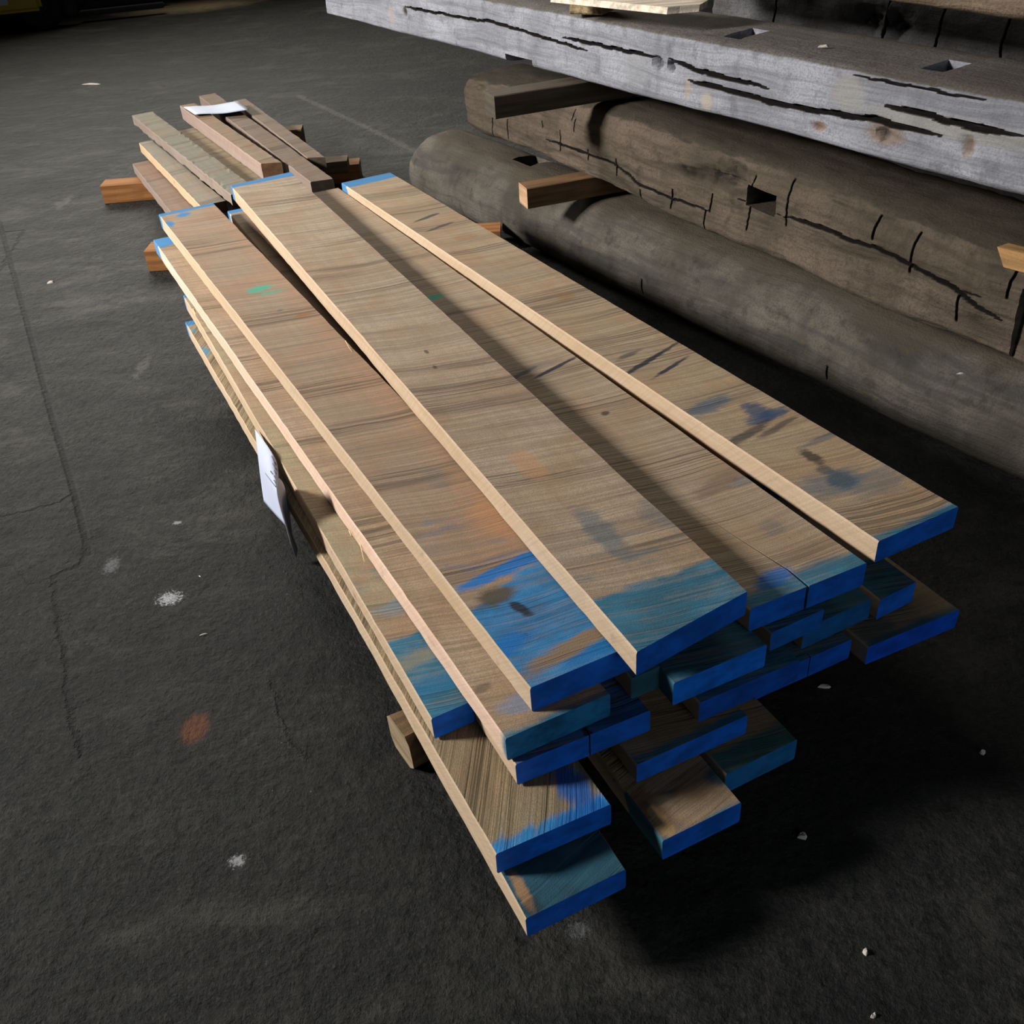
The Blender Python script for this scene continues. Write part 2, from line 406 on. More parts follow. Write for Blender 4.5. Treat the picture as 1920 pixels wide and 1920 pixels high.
# level 5
oak('reddish-brown oak board left of the centre board, knot and blue paint on its near end', 5, (994, 1290), (1180, 1212), (297, 402), None, near=.20, far=.035, t=.05, width=.182,
    stains=((485, 542, .045, .03, GREEN, .8), (510, 548, .05, .015, GREEN, .5), (570, 590, .03, .018, RUST, .8), (525, 582, .012, .01, (.1, .08, .1), .6), (345, 402, .03, .03, LBLUE, .9), (318, 420, .02, .04, LBLUE, .9),
            (930, 1120, .045, .03, (.07, .055, .035), .95), (975, 1140, .012, .03, BLK, .95, .3), (982, 1192, .012, .008, BLK, .95), (1070, 1215, .13, .022, (.20, .13, .07), .95, .12), (960, 1060, .16, .02, (.006, .12, .36), .95, .1), (950, 1210, .06, .03, (.006, .12, .36), .9, .1), (1120, 1218, .08, .015, (.006, .12, .33), .9, .1),
            (820, 900, .03, .05, BST, .2), (930, 970, .06, .10, (.38, .18, .08), .5)),
    kw=dict(ncol=(.006, .115, .26), base=(.34, .25, .17), warm=(.36, .205, .115), warmx=(.10, .17), lines=1.0, skew=.35))
oak('narrow rough oak board showing between the two left top boards', 4, (1184, 1272), (1262, 1240), (426, 396), None, near=.03, far=.04, t=.045, width=.052, wfar=.068,
    kw=dict(base=(.34, .23, .14), lines=.8), endcol=(.02, .09, .12), endwood=.12)
oak('pale oak board with a long end split, second from the right on top', 5, (1407, 1142), (1626, 1055), at(641, 351, .33)-at(1637, 1052, .33), None, near=.04, far=.0, t=.048,
    stains=((812, 558, .045, .022, GREEN, .9), (1040, 690, .10, .008, BLK, .95, .25), (1120, 672, .03, .008, BLK, .8, .25), (980, 700, .05, .010, BLK, .8, .25), (1000, 690, .10, .02, (.1, .09, .09), .4), (1350, 905, .09, .03, (.12, .07, .05), .5, .2), (1400, 900, .05, .02, BST, .4), (1450, 990, .03, .03, BST, .3), (1450, 1085, .05, .025, (.008, .09, .28), .9), (1135, 775, .012, .01, KNOT, .9), (1530, 1065, .08, .02, BST, .5)),
    kw=dict(base=(.39, .30, .205)), sidekw=dict(near=0))
# level 4
oak('narrow-looking oak board at the left with a greenish-blue sawn near end', 4, (948, 1385), (1144, 1300), (287, 450), None, near=.015, far=.09, t=.048,
    kw=dict(base=(.44, .32, .21), lines=.9, fcol=(.02, .16, .36)), sidekw=dict(base=(.62, .44, .33), near=.02), endcol=(.01, .13, .28), endvar=.5, endwood=.0,
    stains=((990, 1310, .06, .03, (.1, .2, .35), .5), (905, 1290, .02, .012, KNOT, .5)))
oak('oak board with a bright blue end jutting out below the wide centre board', 4, (1263, 1281), (1438, 1208), (at(447, 400, .28)-at(1184, 1272, .28)).normalized()*2.2, 2.2, near=.3, far=.03, t=.048, endcol=(.004, .15, .66), sidekw=dict(near=.15))
oak('oak board end under the split board, blue fading to bare wood at its right', 4, (1446, 1187), (1545, 1142), LDIR*2.2, 2.2, near=.1, far=.03, t=.04, endcol=(.006, .10, .40), endwood=.02)
# level 3
oak('oak board on the left side with a broad blue band on its near end', 3, (808, 1348), (925, 1297), (347, 560), 1.9, near=.20, far=.03, t=.046, width=.071,
    kw=dict(ncol=(.009, .10, .17), base=(.34, .30, .18), lines=.5), stains=((760, 1130, .07, .03, (.16, .22, .26), .6, 0), (770, 1240, .08, .02, (.25, .2, .1), .5), (800, 1290, .1, .03, (.01, .12, .24), .7)), sidekw=dict(grime=.5), endcol=(.004, .12, .62))
oak('oak board with a vertical split in its blue end, below the greenish-ended board', 3, (966, 1434), (1219, 1332), LDIR*2.2, 2.2, near=.12, far=.03, t=.046,
    kw=dict(ncol=(.004, .06, .2)), stains=((1105, 1378, .008, .03, BLK, .9),))
oak('thin long blue board end running below the bright jutting end', 3, (1312, 1318), (1500, 1237), LDIR*2.2, 2.2, near=.1, far=.03, t=.044, endcol=(.003, .07, .38))
oak('teal-blue board end third from the bottom on the right of the pile', 3, (1508, 1180), (1635, 1122), LDIR*2.2, 2.2, near=.1, far=.03, t=.045, endcol=(.006, .09, .28))
oak('short blue board end at the far right of the pile, back in shade', 3, (1650, 1125), (1718, 1091), LDIR*2.2, 2.2, near=.1, far=.03, t=.045)
# level 2
oak('rough-topped oak board at lower left with blue brushed over its right corner', 2, (929, 1602), (1145, 1508), (347, 604), None, near=.025, far=.04, t=.045,
    kw=dict(base=(.36, .28, .165), dark=(.12, .09, .05), k=1.5, lines=1.0, ncol=(.01, .16, .38)), sidekw=dict(grime=.4),
    stains=((1075, 1475, .03, .07, (.004, .08, .3), .9), (1100, 1530, .07, .03, (.006, .10, .34), .85), (1110, 1425, .03, .03, (.12, .07, .03), .8), (375, 660, .03, .06, (.03, .2, .32), .7), (470, 840, .02, .2, (.1, .13, .15), .6), (355, 622, .03, .03, (.05, .2, .25), .6)), endwood=.08)
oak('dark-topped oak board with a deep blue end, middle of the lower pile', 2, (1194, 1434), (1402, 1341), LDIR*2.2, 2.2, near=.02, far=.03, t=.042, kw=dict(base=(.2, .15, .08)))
oak('board end with a slanting crack, low on the right side of the pile', 2, (1420, 1276), (1598, 1198), LDIR*2.2, 2.2, near=.1, far=.03, t=.045, endcol=(.003, .08, .45), stains=())
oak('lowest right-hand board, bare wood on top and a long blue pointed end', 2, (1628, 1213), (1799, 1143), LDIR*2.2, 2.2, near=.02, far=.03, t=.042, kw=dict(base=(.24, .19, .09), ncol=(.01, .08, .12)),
    stains=((1640, 1180, .05, .05, (.02, .06, .06), .6),), endcol=(.003, .07, .5))
# level 1
oak('lowest left board with a dark teal painted top and a blue end', 1, (985, 1723), (1174, 1629), (610, 1050), 2.1, near=.22, far=.03, t=.045,
    kw=dict(ncol=(.004, .055, .085), k=.2, solid=True), stains=((978, 1670, .012, .05, (.35, .2, .1), .95), (1000, 1700, .02, .02, (.02, .018, .015), .5)), endcol=(.003, .10, .5))
oak('short stub of bare oak with a blue end, lowest board in the middle', 1, (1242, 1577), (1390, 1504), LDIR*2.1, 2.1, near=.01, far=.03, t=.047,
    kw=dict(base=(.36, .27, .15), k=.2), stains=((1215, 1510, .03, .05, (.16, .07, .03), .7), (1300, 1470, .06, .04, (.16, .09, .04), .6), (1350, 1450, .03, .03, (.01, .06, .09), .8), (1230, 1500, .05, .015, (.02, .03, .03), .6), (1240, 1540, .014, .04, (.4, .26, .11), .8)), sidekw=dict(near=.12))
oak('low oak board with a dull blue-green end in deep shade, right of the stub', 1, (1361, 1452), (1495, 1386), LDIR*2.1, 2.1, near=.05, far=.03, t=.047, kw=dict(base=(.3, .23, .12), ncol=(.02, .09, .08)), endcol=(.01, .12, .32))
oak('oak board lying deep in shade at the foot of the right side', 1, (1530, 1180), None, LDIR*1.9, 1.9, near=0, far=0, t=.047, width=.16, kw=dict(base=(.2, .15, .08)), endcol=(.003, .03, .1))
def boards(txt): return [o for o in bpy.data.objects if o.get('category') == 'board' and txt in o['label']][0]
def split(o, px, z, wd, depth=.06):
    P = [o.matrix_basis.inverted() @ at(u, v, z) for u, v in px]; k = len(P)
    L2 = []; R2 = []
    for i, p in enumerate(P):
        w_ = wd*(1-i/(k-1))+.0004; L2.append((p.x-w_/2, p.y)); R2.append((p.x+w_/2, p.y))
    L2[0] = (L2[0][0], L2[0][1]-.02); R2[0] = (R2[0][0], R2[0][1]-.02)
    out = L2+list(reversed(R2)); bm = bmesh.new()
    lo = [bm.verts.new((x, y, -depth)) for x, y in out]; hi = [bm.verts.new((x, y, .01)) for x, y in out]
    for i in range(k-1):
        for V_ in (lo, hi): bm.faces.new((V_[i], V_[i+1], V_[2*k-2-i], V_[2*k-1-i]))
    for i in range(2*k): bm.faces.new((lo[i], lo[(i+1) % (2*k)], hi[(i+1) % (2*k)], hi[i]))
    bmesh.ops.recalc_face_normals(bm, faces=bm.faces)
    me = bpy.data.meshes.new('cut'); bm.to_mesh(me); bm.free(); c = bpy.data.objects.new('cut', me); COL.objects.link(c); c.matrix_basis = o.matrix_basis.copy()
    md = o.modifiers.new('b', 'BOOLEAN'); md.object = c; md.solver = 'EXACT'; bpy.context.view_layer.update(); dg = bpy.context.evaluated_depsgraph_get(); dg.update()
    o.data = bpy.data.meshes.new_from_object(o.evaluated_get(dg)); o.modifiers.clear(); bpy.data.objects.remove(c)
bD, bF, bR, bE = boards('long end split'), boards('vertical split'), boards('slanting crack'), boards('greenish-blue sawn')
bpy.context.view_layer.update()
split(bD, [(1516, 1101), (1478, 1068), (1425, 1035), (1370, 1000), (1290, 945)], .33, .0055)
split(bF, [(1106, 1378), (1098, 1368), (1092, 1360)], .23, .003)
split(bR, [(1525, 1240), (1519, 1232), (1512, 1224)], .18, .003)
stm = simple('dark_staple', (.02, .02, .025), .5, .2, 40, .5, .6)
def staple(o, u, v):
    inv = o.matrix_basis.inverted(); C = inv @ CAMP; D = inv.to_3x3() @ ray(u, v)
    vs = o.data.vertices; y0 = 0
    # end plane through the near edge (skewed): y = sk*x
    sk = max((q.co.y for q in vs if q.co.y < .2), default=0)/max(q.co.x for q in vs)
    t = (sk*C.x-C.y)/(D.y-sk*D.x); P = C+D*t
    me = boxmesh('staple', -.005, .005, -.0012, .0006, -.0008, .0008, .0003, 1)
    q = link('staple', me, stm, o); q.location = P; q.rotation_euler = (0, .12, math.atan(sk)); 
for (u, v) in ((967, 1395), (1018, 1370), (1109, 1341)): staple(bE, u, v)
staple(bF, 1105, 1368)
# splinters lifting off the sawn edges
spm_ = simple('straw_splinter', (.62, .48, .26), .8, .2, 50)
def splinter(o, pts, z, wd=.0022):
    inv = o.matrix_basis.inverted(); P = [inv @ (at(u, v, z)+Vector((-.003*i*.5, -.002*i*.5, .002-.003*i))) for i, (u, v) in enumerate(pts)]
    bm = bmesh.new(); rr = []
    for i, p in enumerate(P):
        w_ = wd*(1-.8*i/(len(P)-1)); rr.append([bm.verts.new(p+Vector((a*w_, 0, b*w_))) for a, b in ((-.5, 0), (0, .4), (.5, 0), (0, -.4))])
    for a, b in zip(rr[:-1], rr[1:]):
        for i in range(4): bm.faces.new((a[i], a[(i+1) % 4], b[(i+1) % 4], b[i]))
    bm.faces.new(rr[0]); bm.faces.new(list(reversed(rr[-1])))
    me = bpy.data.meshes.new('splinter'); bm.to_mesh(me); bm.free(); link('splinter', me, spm_, o)
splinter(bE, [(672, 1000), (677, 1018), (682, 1032), (687, 1046)], .245, .004); splinter(bE, [(675, 1008), (680, 1016), (690, 1028)], .25, .003)
splinter(bE, [(655, 996), (660, 1003), (664, 1001)], .245, .003)
bG = boards('broad blue band'); splinter(bG, [(362, 580), (369, 590), (377, 589)], .23, .003); splinter(bG, [(335, 512), (342, 524), (352, 540)], .235, .003)
bA = boards('on top of the pile, centre'); splinter(bA, [(648, 640), (655, 650), (662, 656)], .335, .002)

# boards that carry the right-hand top board
CN = at(1647, 1015, .353); CY = (at(640, 343, .353)-CN).normalized(); CX = Vector((CY.y, -CY.x, 0))
for lv, lab in ((5, 'oak board in shade directly under the right-hand top board'), (4, 'oak board in deep shade two below the right-hand top board')):
    p = CN+CX*.03+CY*.30; z = ZL(lv)
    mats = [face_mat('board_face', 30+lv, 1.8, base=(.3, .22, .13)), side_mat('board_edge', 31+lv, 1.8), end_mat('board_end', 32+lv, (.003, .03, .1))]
    board('b', lab, z-(.024 if lv == 5 else 0), .024 if lv == 5 else .048, p, None, p+CY, 1.8, mats, width=.12, seed=40+lv, group='blue-ended oak boards stacked in the pile')

# ------------------------------------------------------------------ runners and spacers (rough squared timber)
def fresh(name, base, seed, grain='X', dark=None, ringend=False):
    n = N(name); c = n.coord(); x, y, z = n.xyz(c)
    dark = dark or tuple(q*.45 for q in base)
    if grain == 'X': v = n.comb(n.mul(x, 3), n.mul(n.add(y, seed), 50), n.mul(z, 50))
    else: v = n.comb(n.mul(x, 50), n.mul(n.add(y, seed), 3), n.mul(z, 50))
    a = n.noise(v, 1, 5, .6); f = n.noise(c, 260, 3, .7); b = n.noise(c, 9+seed, 3)
    col = n.mix(n.mapr(a, .3, .7), dark, base); col = n.mix(n.mapr(f, .35, .6, .4, 0), col, dark)
    col = n.mix(n.mapr(b, .55, .75, 0, .4), col, dark)
    return n.fin(col, .8, n.bump(n.add(a, n.mul(f, .5)), .5, .003), .2)
def bar(nm, label, cat, P, rz, Lx, Wy, H, mat, endm, group=None, rough=.002, seed=1, chamfer=.004):
    """bar along local X from its left front bottom corner P"""
    bm = bmesh.new(); nx = max(8, int(Lx/.03)); rings = []
    prof = [(0, chamfer), (0, H*.5), (0, H-chamfer), (chamfer, H), (Wy*.5, H), (Wy-chamfer, H), (Wy, H-chamfer), (Wy, H*.5), (Wy, chamfer), (Wy-chamfer, 0), (Wy*.5, 0), (chamfer, 0)]
    for i in range(nx+1):
        x = Lx*i/nx; r = []
        for (y, z) in prof:
            q = Vector((x*12+seed, y*20, z*20+seed*3))
            dy = noise.noise(q)*rough; dz = noise.noise(q+Vector((9, 9, 9)))*rough*(0 if z <= 0 else 1)
            r.append(bm.verts.new((x, y+dy, max(0, min(z+dz, H)))))
        rings.append(r)
    m = len(prof)
    for a, b in zip(rings[:-1], rings[1:]):
        for i in range(m): bm.faces.new((a[i], b[i], b[(i+1) % m], a[(i+1) % m]))
    f = bm.faces.new(rings[0]); f.material_index = 1; f = bm.faces.new(list(reversed(rings[-1]))); f.material_index = 1
    bmesh.ops.recalc_face_normals(bm, faces=bm.faces)
    me = bpy.data.meshes.new(nm); bm.to_mesh(me); bm.free()
    o = link(nm, me, [mat, endm]); o.location = P; o.rotation_euler = (0, 0, rz)
    return tag(o, label, cat, group)
orange = fresh('orange_pine', (.36, .15, .045), 1.0); cream = fresh('cream_end_grain', (.62, .44, .28), 2.0, 'Y')
brown = fresh('brown_pine', (.20, .125, .065), 3.0); tan = fresh('tan_end_grain', (.34, .25, .15), 4.0, 'Y')
AX = math.atan2(.405, .914)
G_R = 'timber runners carrying the wood piles'
bar('timber_runner', 'orange pine runner sticking out left under the dark boards at the far end', 'runner', (-1.714, 4.452, 0), math.radians(2), 1.15, .10, .08, orange, cream, G_R, .001, 2, .002)
bar('timber_runner', 'orange pine runner poking out left below the blue-tipped board ends', 'runner', (-1.294, 3.587, 0), math.radians(-3), 1.33, .10, .08, orange, cream, G_R, .001, 3, .002)
bar('timber_runner', 'rough brown runner block under the left edge of the pile near its front', 'runner', (-.204, 1.125, 0), AX+.1, .95, .085, .08, brown, tan, G_R, .006, 4, .014)

# ------------------------------------------------------------------ far pile of small dark boards
def small(label, z, t, NL, NR, far, seed, base=(.22, .165, .115), side=(.22, .165, .135), w=None, wfar=None, end=(.05, .035, .022), L=None, chip=.003):
    NL = Vector((*NL, z)); NR = Vector((*NR, z)) if NR else None; fp = Vector((*far, z)); L = L or (fp-NL).length
    mats = [face_mat('old_board_face', seed, L, base=base, dark=tuple(q*.4 for q in base), warm=tuple(q*k for q, k in zip(base, (1.05, .85, .7))), lines=.6, k=.1),
            side_mat('old_board_edge', seed, L, base=side, near=0, far=0, grime=.6), end_mat('old_board_end', seed, end, .4)]
    return board('s', label, z, t, NL, NR, fp, L, mats, width=w, seed=int(seed*10), wfar=wfar, name_obj='reclaimed_board', group='small reclaimed boards piled at the far end', chip=chip, skewfar=0)
small('lowest reddish-brown small board, leftmost, tucked under a blue-tipped board', .13, .045, (-1.20, 3.77), None, (-1.592, 4.588), 11.1, w=.11, base=(.24, .165, .12))
small('thin small board with a pale orange sawn edge, second from left', .18, .045, (-1.092, 3.75), None, (-1.587, 4.739), 12.2, w=.10, wfar=.06, side=(.50, .34, .21), base=(.27, .235, .18))
small('grey wane-edged small board with a ragged left side', .23, .045, (-.955, 3.70), None, (-1.69, 5.057), 13.3, w=.10, base=(.22, .20, .15), side=(.24, .19, .155), chip=.008)
small('tan small board lying low between the ragged one and the thick one', .18, .045, (-.95, 3.95), None, (-1.452, 4.899), 14.4, w=.13, base=(.30, .24, .15))
small('thick pinkish-brown small board with the sheet of paper on its far end', 0.25, .066, (-.888, 4.00), (-.805, 4.00), (-1.46, 5.09), 15.5, base=(.26, .185, .12), side=(.32, .235, .195), end=(.10, .05, .02))
small('long dark small board with a splintered pale edge, right of the thick one', .235, .048, (-.665, 3.765), (-.596, 3.78), (-1.425, 5.34), 16.6, base=(.19, .14, .10), w=.085)
small('outermost right small dark board of the far pile', .23, .045, (-.721, 4.107), (-.646, 4.099), (-1.225, 5.20), 17.7, base=(.20, .15, .11))
bar('timber_spacer', 'dark spacer block under the right side of the far pile', 'spacer', (-1.0, 4.36, .08), math.radians(2), .40, .10, .05, brown, tan, None, .003, 9)
bar('timber_spacer', 'dark spacer block under the long small boards of the far pile', 'spacer', (-1.20, 4.75, 0), math.radians(2), .36, .09, .179, brown, tan, None, .003, 10)

# ------------------------------------------------------------------ the stack of heavy hewn timbers
def arr(P): return np.array(P, float)
def beam(nm, label, P, Q, length, prof, mat, nper=90, ds=.012, rough=.006, rscale=3.0, cracks=(), kerfs=(), seed=1, taper=None, cuts=(), endround=.03, hollow=(), fres=.003):
    """squared timber. P far front bottom corner, Q a nearer point of that edge.
    local X: depth away from the front face, local Y: towards the far end, Z up. prof: [(x,z)...] outline, front side first (bottom to top)."""
    P = Vector(P); Q = Vector(Q); e = (Q-P); e.z = 0; e.normalize()
    rz = math.atan2(e.x, -e.y)            # local +Y = -e
    seglen = [math.dist(prof[i], prof[(i+1) % len(prof)]) for i in range(len(prof))]
    per = sum(seglen); pts = []
    for i in range(len(prof)):
        a, b = prof[i], prof[(i+1) % len(prof)]
        front = b[0] < .035 and a[0] < .035 and seglen[i] > .02
        k = max(2, round(seglen[i]/fres)) if front else max(2, round(nper*seglen[i]/per))
        for j in range(k): pts.append((a[0]+(b[0]-a[0])*j/k, a[1]+(b[1]-a[1])*j/k))
    # smooth the outline a little
    arr_ = pts
    for _ in range(8):
        arr_ = [((arr_[i-1][0]+2*arr_[i][0]+arr_[(i+1) % len(arr_)][0])/4, (arr_[i-1][1]+2*arr_[i][1]+arr_[(i+1) % len(arr_)][1])/4) for i in range(len(arr_))]
    pts = arr_; m = len(pts)
    nrm = []
    for i in range(m):
        a = pts[i-1]; b = pts[(i+1) % m]; tx, tz = b[0]-a[0], b[1]-a[1]; l = math.hypot(tx, tz) or 1; nrm.append((-tz/l, tx/l))
    cx = sum(p[0] for p in pts)/m; cz = sum(p[1] for p in pts)/m
    # make normals point outwards
    if sum((pts[i][0]-cx)*nrm[i][0]+(pts[i][1]-cz)*nrm[i][1] for i in range(m)) < 0: nrm = [(-a, -b) for a, b in nrm]
    ss = list(np.arange(0, length+1e-6, ds))
    for kf in kerfs: ss += [kf[0]-.004, kf[0]-.0015, kf[0]+.0015, kf[0]+.004]
    ss = sorted(set(round(q, 4) for q in ss if 0 <= q <= length))
    V = []; G = []
    crk = [(np.array(c[0], float), c[1], c[2]) for c in cracks]
    for s in ss:
        edge = min(1, s/endround) if endround else 1
        edge = math.sqrt(max(0, 1-(1-edge)**2)) if endround else 1
        shrink = 1-(1-edge)*.22
        hz = []
        for (c, wd, dp) in crk:
            if c[0, 0] <= s <= c[-1, 0]:
                z = np.interp(s, c[:, 0], c[:, 1]) + .004*noise.noise(Vector((s*18, seed, c[0, 0]))) + .002*noise.noise(Vector((s*60, seed, c[0, 0])))
                fade = min(1, (s-c[0, 0])/.08, (c[-1, 0]-s)/.08); hz.append((z, wd*(.35+.65*max(fade, 0))*(.75+.6*abs(noise.noise(Vector((s*9, 3, seed))))), dp*max(fade, 0)))
        for i in range(m):
            x, z = pts[i]; nx_, nz_ = nrm[i]
            x = cx+(x-cx)*shrink; z = cz+(z-cz)*shrink
            if taper: x, z = taper(s, x, z)
            q = Vector((x*rscale*2.5, s*rscale, z*rscale*2.5))
            d = noise.noise(q+Vector((seed, 0, 0)))*rough + noise.noise(q*4+Vector((0, seed, 0)))*rough*.35 + noise.noise(q*14)*rough*.15
            g = 0.0
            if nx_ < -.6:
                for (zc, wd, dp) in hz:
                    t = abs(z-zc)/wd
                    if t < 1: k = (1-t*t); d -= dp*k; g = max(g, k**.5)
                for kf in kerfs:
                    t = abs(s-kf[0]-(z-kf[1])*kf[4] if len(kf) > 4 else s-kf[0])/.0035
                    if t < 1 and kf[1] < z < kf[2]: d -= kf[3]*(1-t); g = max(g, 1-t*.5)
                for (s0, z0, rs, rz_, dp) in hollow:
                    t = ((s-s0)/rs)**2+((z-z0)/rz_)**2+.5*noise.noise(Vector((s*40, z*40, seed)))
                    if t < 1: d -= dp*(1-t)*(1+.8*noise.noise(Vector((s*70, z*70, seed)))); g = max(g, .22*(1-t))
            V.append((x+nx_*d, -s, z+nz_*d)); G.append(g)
    F = []
    for j in range(len(ss)-1):
        for i in range(m):
            i2 = (i+1) % m; F.append((j*m+i, j*m+i2, (j+1)*m+i2, (j+1)*m+i))
    for base, flip in ((0, False), ((len(ss)-1)*m, True)):
        ci = len(V); ring = [V[base+i] for i in range(m)]
        V.append(tuple(np.mean(ring, axis=0))); G.append(0)
        for i in range(m):
            a, b = base+i, base+(i+1) % m; F.append((ci, b, a) if not flip else (ci, a, b))
    me = bpy.data.meshes.new(nm); me.from_pydata(V, [], F); me.update()
    at_ = me.attributes.new('grime', 'FLOAT', 'POINT'); at_.data.foreach_set('value', G)
    bm = bmesh.new(); bm.from_mesh(me); bmesh.ops.recalc_face_normals(bm, faces=bm.faces); bm.to_mesh(me); bm.free()
    o = link(nm, me, mat); o.location = P; o.rotation_euler = (0, 0, rz)
    tag(o, label, 'timber')
    if cuts:
        cob = []
        for (x0, x1, s0, s1, z0, z1) in cuts:
            cme = boxmesh('cut', x0, x1, -s1, -s0, z0, z1); c = link('cut', cme, mat); c.location = o.location; c.rotation_euler = o.rotation_euler
            md = o.modifiers.new('b', 'BOOLEAN'); md.object = c; md.operation = 'DIFFERENCE'; md.solver = 'EXACT'; cob.append(c)
        dg = bpy.context.evaluated_depsgraph_get(); dg.update()
        nme = bpy.data.meshes.new_from_object(o.evaluated_get(dg)); o.modifiers.clear(); o.data = nme
        for c in cob: bpy.data.objects.remove(c)
    smooth(o.data); o.data.set_sharp_from_angle(angle=math.radians(38))
    return o
def facecoord(P, Q, u, v):
    P = Vector(P); Q = Vector(Q); e = (Q-P); e.z = 0; e.normalize(); n = Vector((e.y, -e.x, 0))
    X = onplane(u, v, P, n); return ((X-P).dot(e), X.z-P.z)
def topcoord(P, Q, z, u, v):
    P = Vector(P); Q = Vector(Q); e = (Q-P); e.z = 0; e.normalize(); n = Vector((-e.y, e.x, 0))
    X = at(u, v, z); return ((X-P).dot(e), abs((X-P).dot(n)))

def timber_mat(name, c1, c2, c3, seed, grain=30, bumpd=.006, topcol=None, gk=1.0, stains=(), topz=.4):
    n = N(name); c = n.coord(); x, y, z = n.xyz(c)
    wv = n.noise(n.comb(n.mul(x, 4), n.mul(y, 1.5), n.add(n.mul(z, 4), seed)), 1, 3)
    zz = n.math('MULTIPLY_ADD', wv, .10, z)
    g = n.noise(n.comb(n.mul(x, grain*.7), n.mul(y, 1.8), n.mul(zz, grain*2.2)), 1, 6, .65)
    b = n.noise(n.comb(x, y, n.add(z, seed)), 4.5, 5, .6); f = n.noise(c, 170, 4, .7); p = n.noise(n.comb(n.mul(x, 1), n.mul(y, 9), n.mul(z, 2.5)), 1, 4, .65)
    col = n.mix(n.mapr(b, .32, .68), c1, c2)
    col = n.mix(n.mapr(g, .34, .58, .62*gk, 0), col, c3)
    col = n.mix(n.mapr(p, .58, .72, 0, .4), col, c3)
    col = n.mix(n.mapr(f, .32, .58, .6, 0), col, tuple(q*.4 for q in c1))
    col = n.mix(n.mapr(n.noise(n.comb(n.add(x, seed), y, z), 16, 5, .7), .52, .68, 0, .5), col, tuple(q*.45 for q in c2))
    for (px, pz, rx, rz_, cc, a) in stains:
        col = n.mix(n.mul(n.blob(y, z, px, pz, rx, rz_, f, .6, .9), a), col, cc)
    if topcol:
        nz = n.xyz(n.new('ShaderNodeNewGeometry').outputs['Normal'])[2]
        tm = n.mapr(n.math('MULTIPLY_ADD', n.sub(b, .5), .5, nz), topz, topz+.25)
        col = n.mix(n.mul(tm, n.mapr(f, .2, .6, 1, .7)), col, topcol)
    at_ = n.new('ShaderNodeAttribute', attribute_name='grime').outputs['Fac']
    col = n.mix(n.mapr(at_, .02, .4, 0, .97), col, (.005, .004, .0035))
    h = n.math('MULTIPLY_ADD', g, 1.0, n.math('MULTIPLY_ADD', f, .35, n.mul(b, .8)))
    return n.fin(col, .85, n.bump(h, .9, bumpd*1.3), .08)

# bottom log
LP, LQ = at(813, 371, .04), at(1918, 888, .04)
LP = Vector((LP.x, LP.y, 0)); LQ = Vector((LQ.x, LQ.y, 0))
le = (LQ-LP).normalized(); LP = LP-le*.22
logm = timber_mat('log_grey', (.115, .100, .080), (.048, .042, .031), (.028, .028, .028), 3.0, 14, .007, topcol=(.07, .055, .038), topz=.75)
lp = [(.02, .0), (0, .03), (-.01, .08), (.0, .14), (.03, .19), (.075, .225), (.12, .24), (.20, .24), (.27, .235), (.31, .20), (.32, .1), (.30, 0)]
beam('hewn_log', 'thick grey rounded log on the floor, lowest of the timber stack', LP, LQ, 4.6, lp, logm, 60, .02, .010, 2.2, seed=2.2, endround=.10, fres=.012,
     kerfs=[(1.55, .05, .1, .01), (2.3, .05, .09, .008)], cuts=[(.15, .26, .60, .72, .19, .40)])
# middle hewn beam
MZ = .325
MP, MQ = at(916, 254, MZ), at(1875, 677, MZ); me_ = (MQ-MP); me_.z = 0; me_.normalize(); MP0 = MP-me_*.19
fc = lambda u, v: facecoord(MP0, MQ, u, v)
kerfpx = [(927, 215, 254), (953, 225, 262), (1015, 228, 240), (1048, 245, 285), (1072, 222, 248), (1102, 280, 300), (1200, 355, 376), (1157, 298, 330), (1320, 394, 432), (1329, 365, 398), (1397, 325, 432), (1468, 336, 425), (1260, 355, 390), (1637, 405, 450), (1706, 435, 512), (1790, 550, 604), (1891, 503, 560), (1065, 205, 225)]
kf = []
for (u, v0, v1) in kerfpx:
    s1, z1 = fc(u, v1); s0, z0 = fc(u, v0); kf.append((s1, z1-.0, z0, .011))
ck = []
def cpl(pts, wd, dp): return ([fc(*p) for p in pts], wd, dp)
ck = [cpl([(1020, 262), (1150, 305), (1200, 345), (1259, 372), (1330, 395)], .004, .010), cpl([(1465, 406), (1520, 420), (1580, 442), (1640, 462), (1700, 492), (1790, 540), (1840, 575), (1880, 600)], .006, .014), cpl([(1700, 492), (1740, 510), (1800, 545), (1850, 553)], .003, .008), cpl([(1380, 375), (1430, 395), (1470, 410)], .003, .008)]
hl = []
for (u, v, rs, rz_, dp) in ((1365, 325, .10, .035, .014), (1340, 330, .12, .03, .012), (1290, 325, .10, .02, .008), (930, 180, .08, .04, .01)):
    s, z = fc(u, v); hl.append((s, z, rs, rz_, dp))
m1 = (fc(1393, 370)[0], fc(1396, 388)[1]); m2 = (fc(1450, 380)[0], fc(1398, 349)[1]); p1 = fc(1905, 600)
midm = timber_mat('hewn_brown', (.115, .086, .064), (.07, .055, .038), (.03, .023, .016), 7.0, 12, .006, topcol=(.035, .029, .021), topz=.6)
def mtap(s, x, z):
    k = .80+.20*min(1, s/1.0); z2 = z*k
    if s > .0 and z2 > .19 and x < .05: z2 -= 0
    return x, z2
mp = [(.012, .0), (0, .02), (0, .10), (.002, .175), (.03, .222), (.06, .24), (.18, .245), (.28, .235), (.30, .20), (.30, .02), (.28, 0)]
mz0, mz1 = sorted((m1[1], m2[1])); 
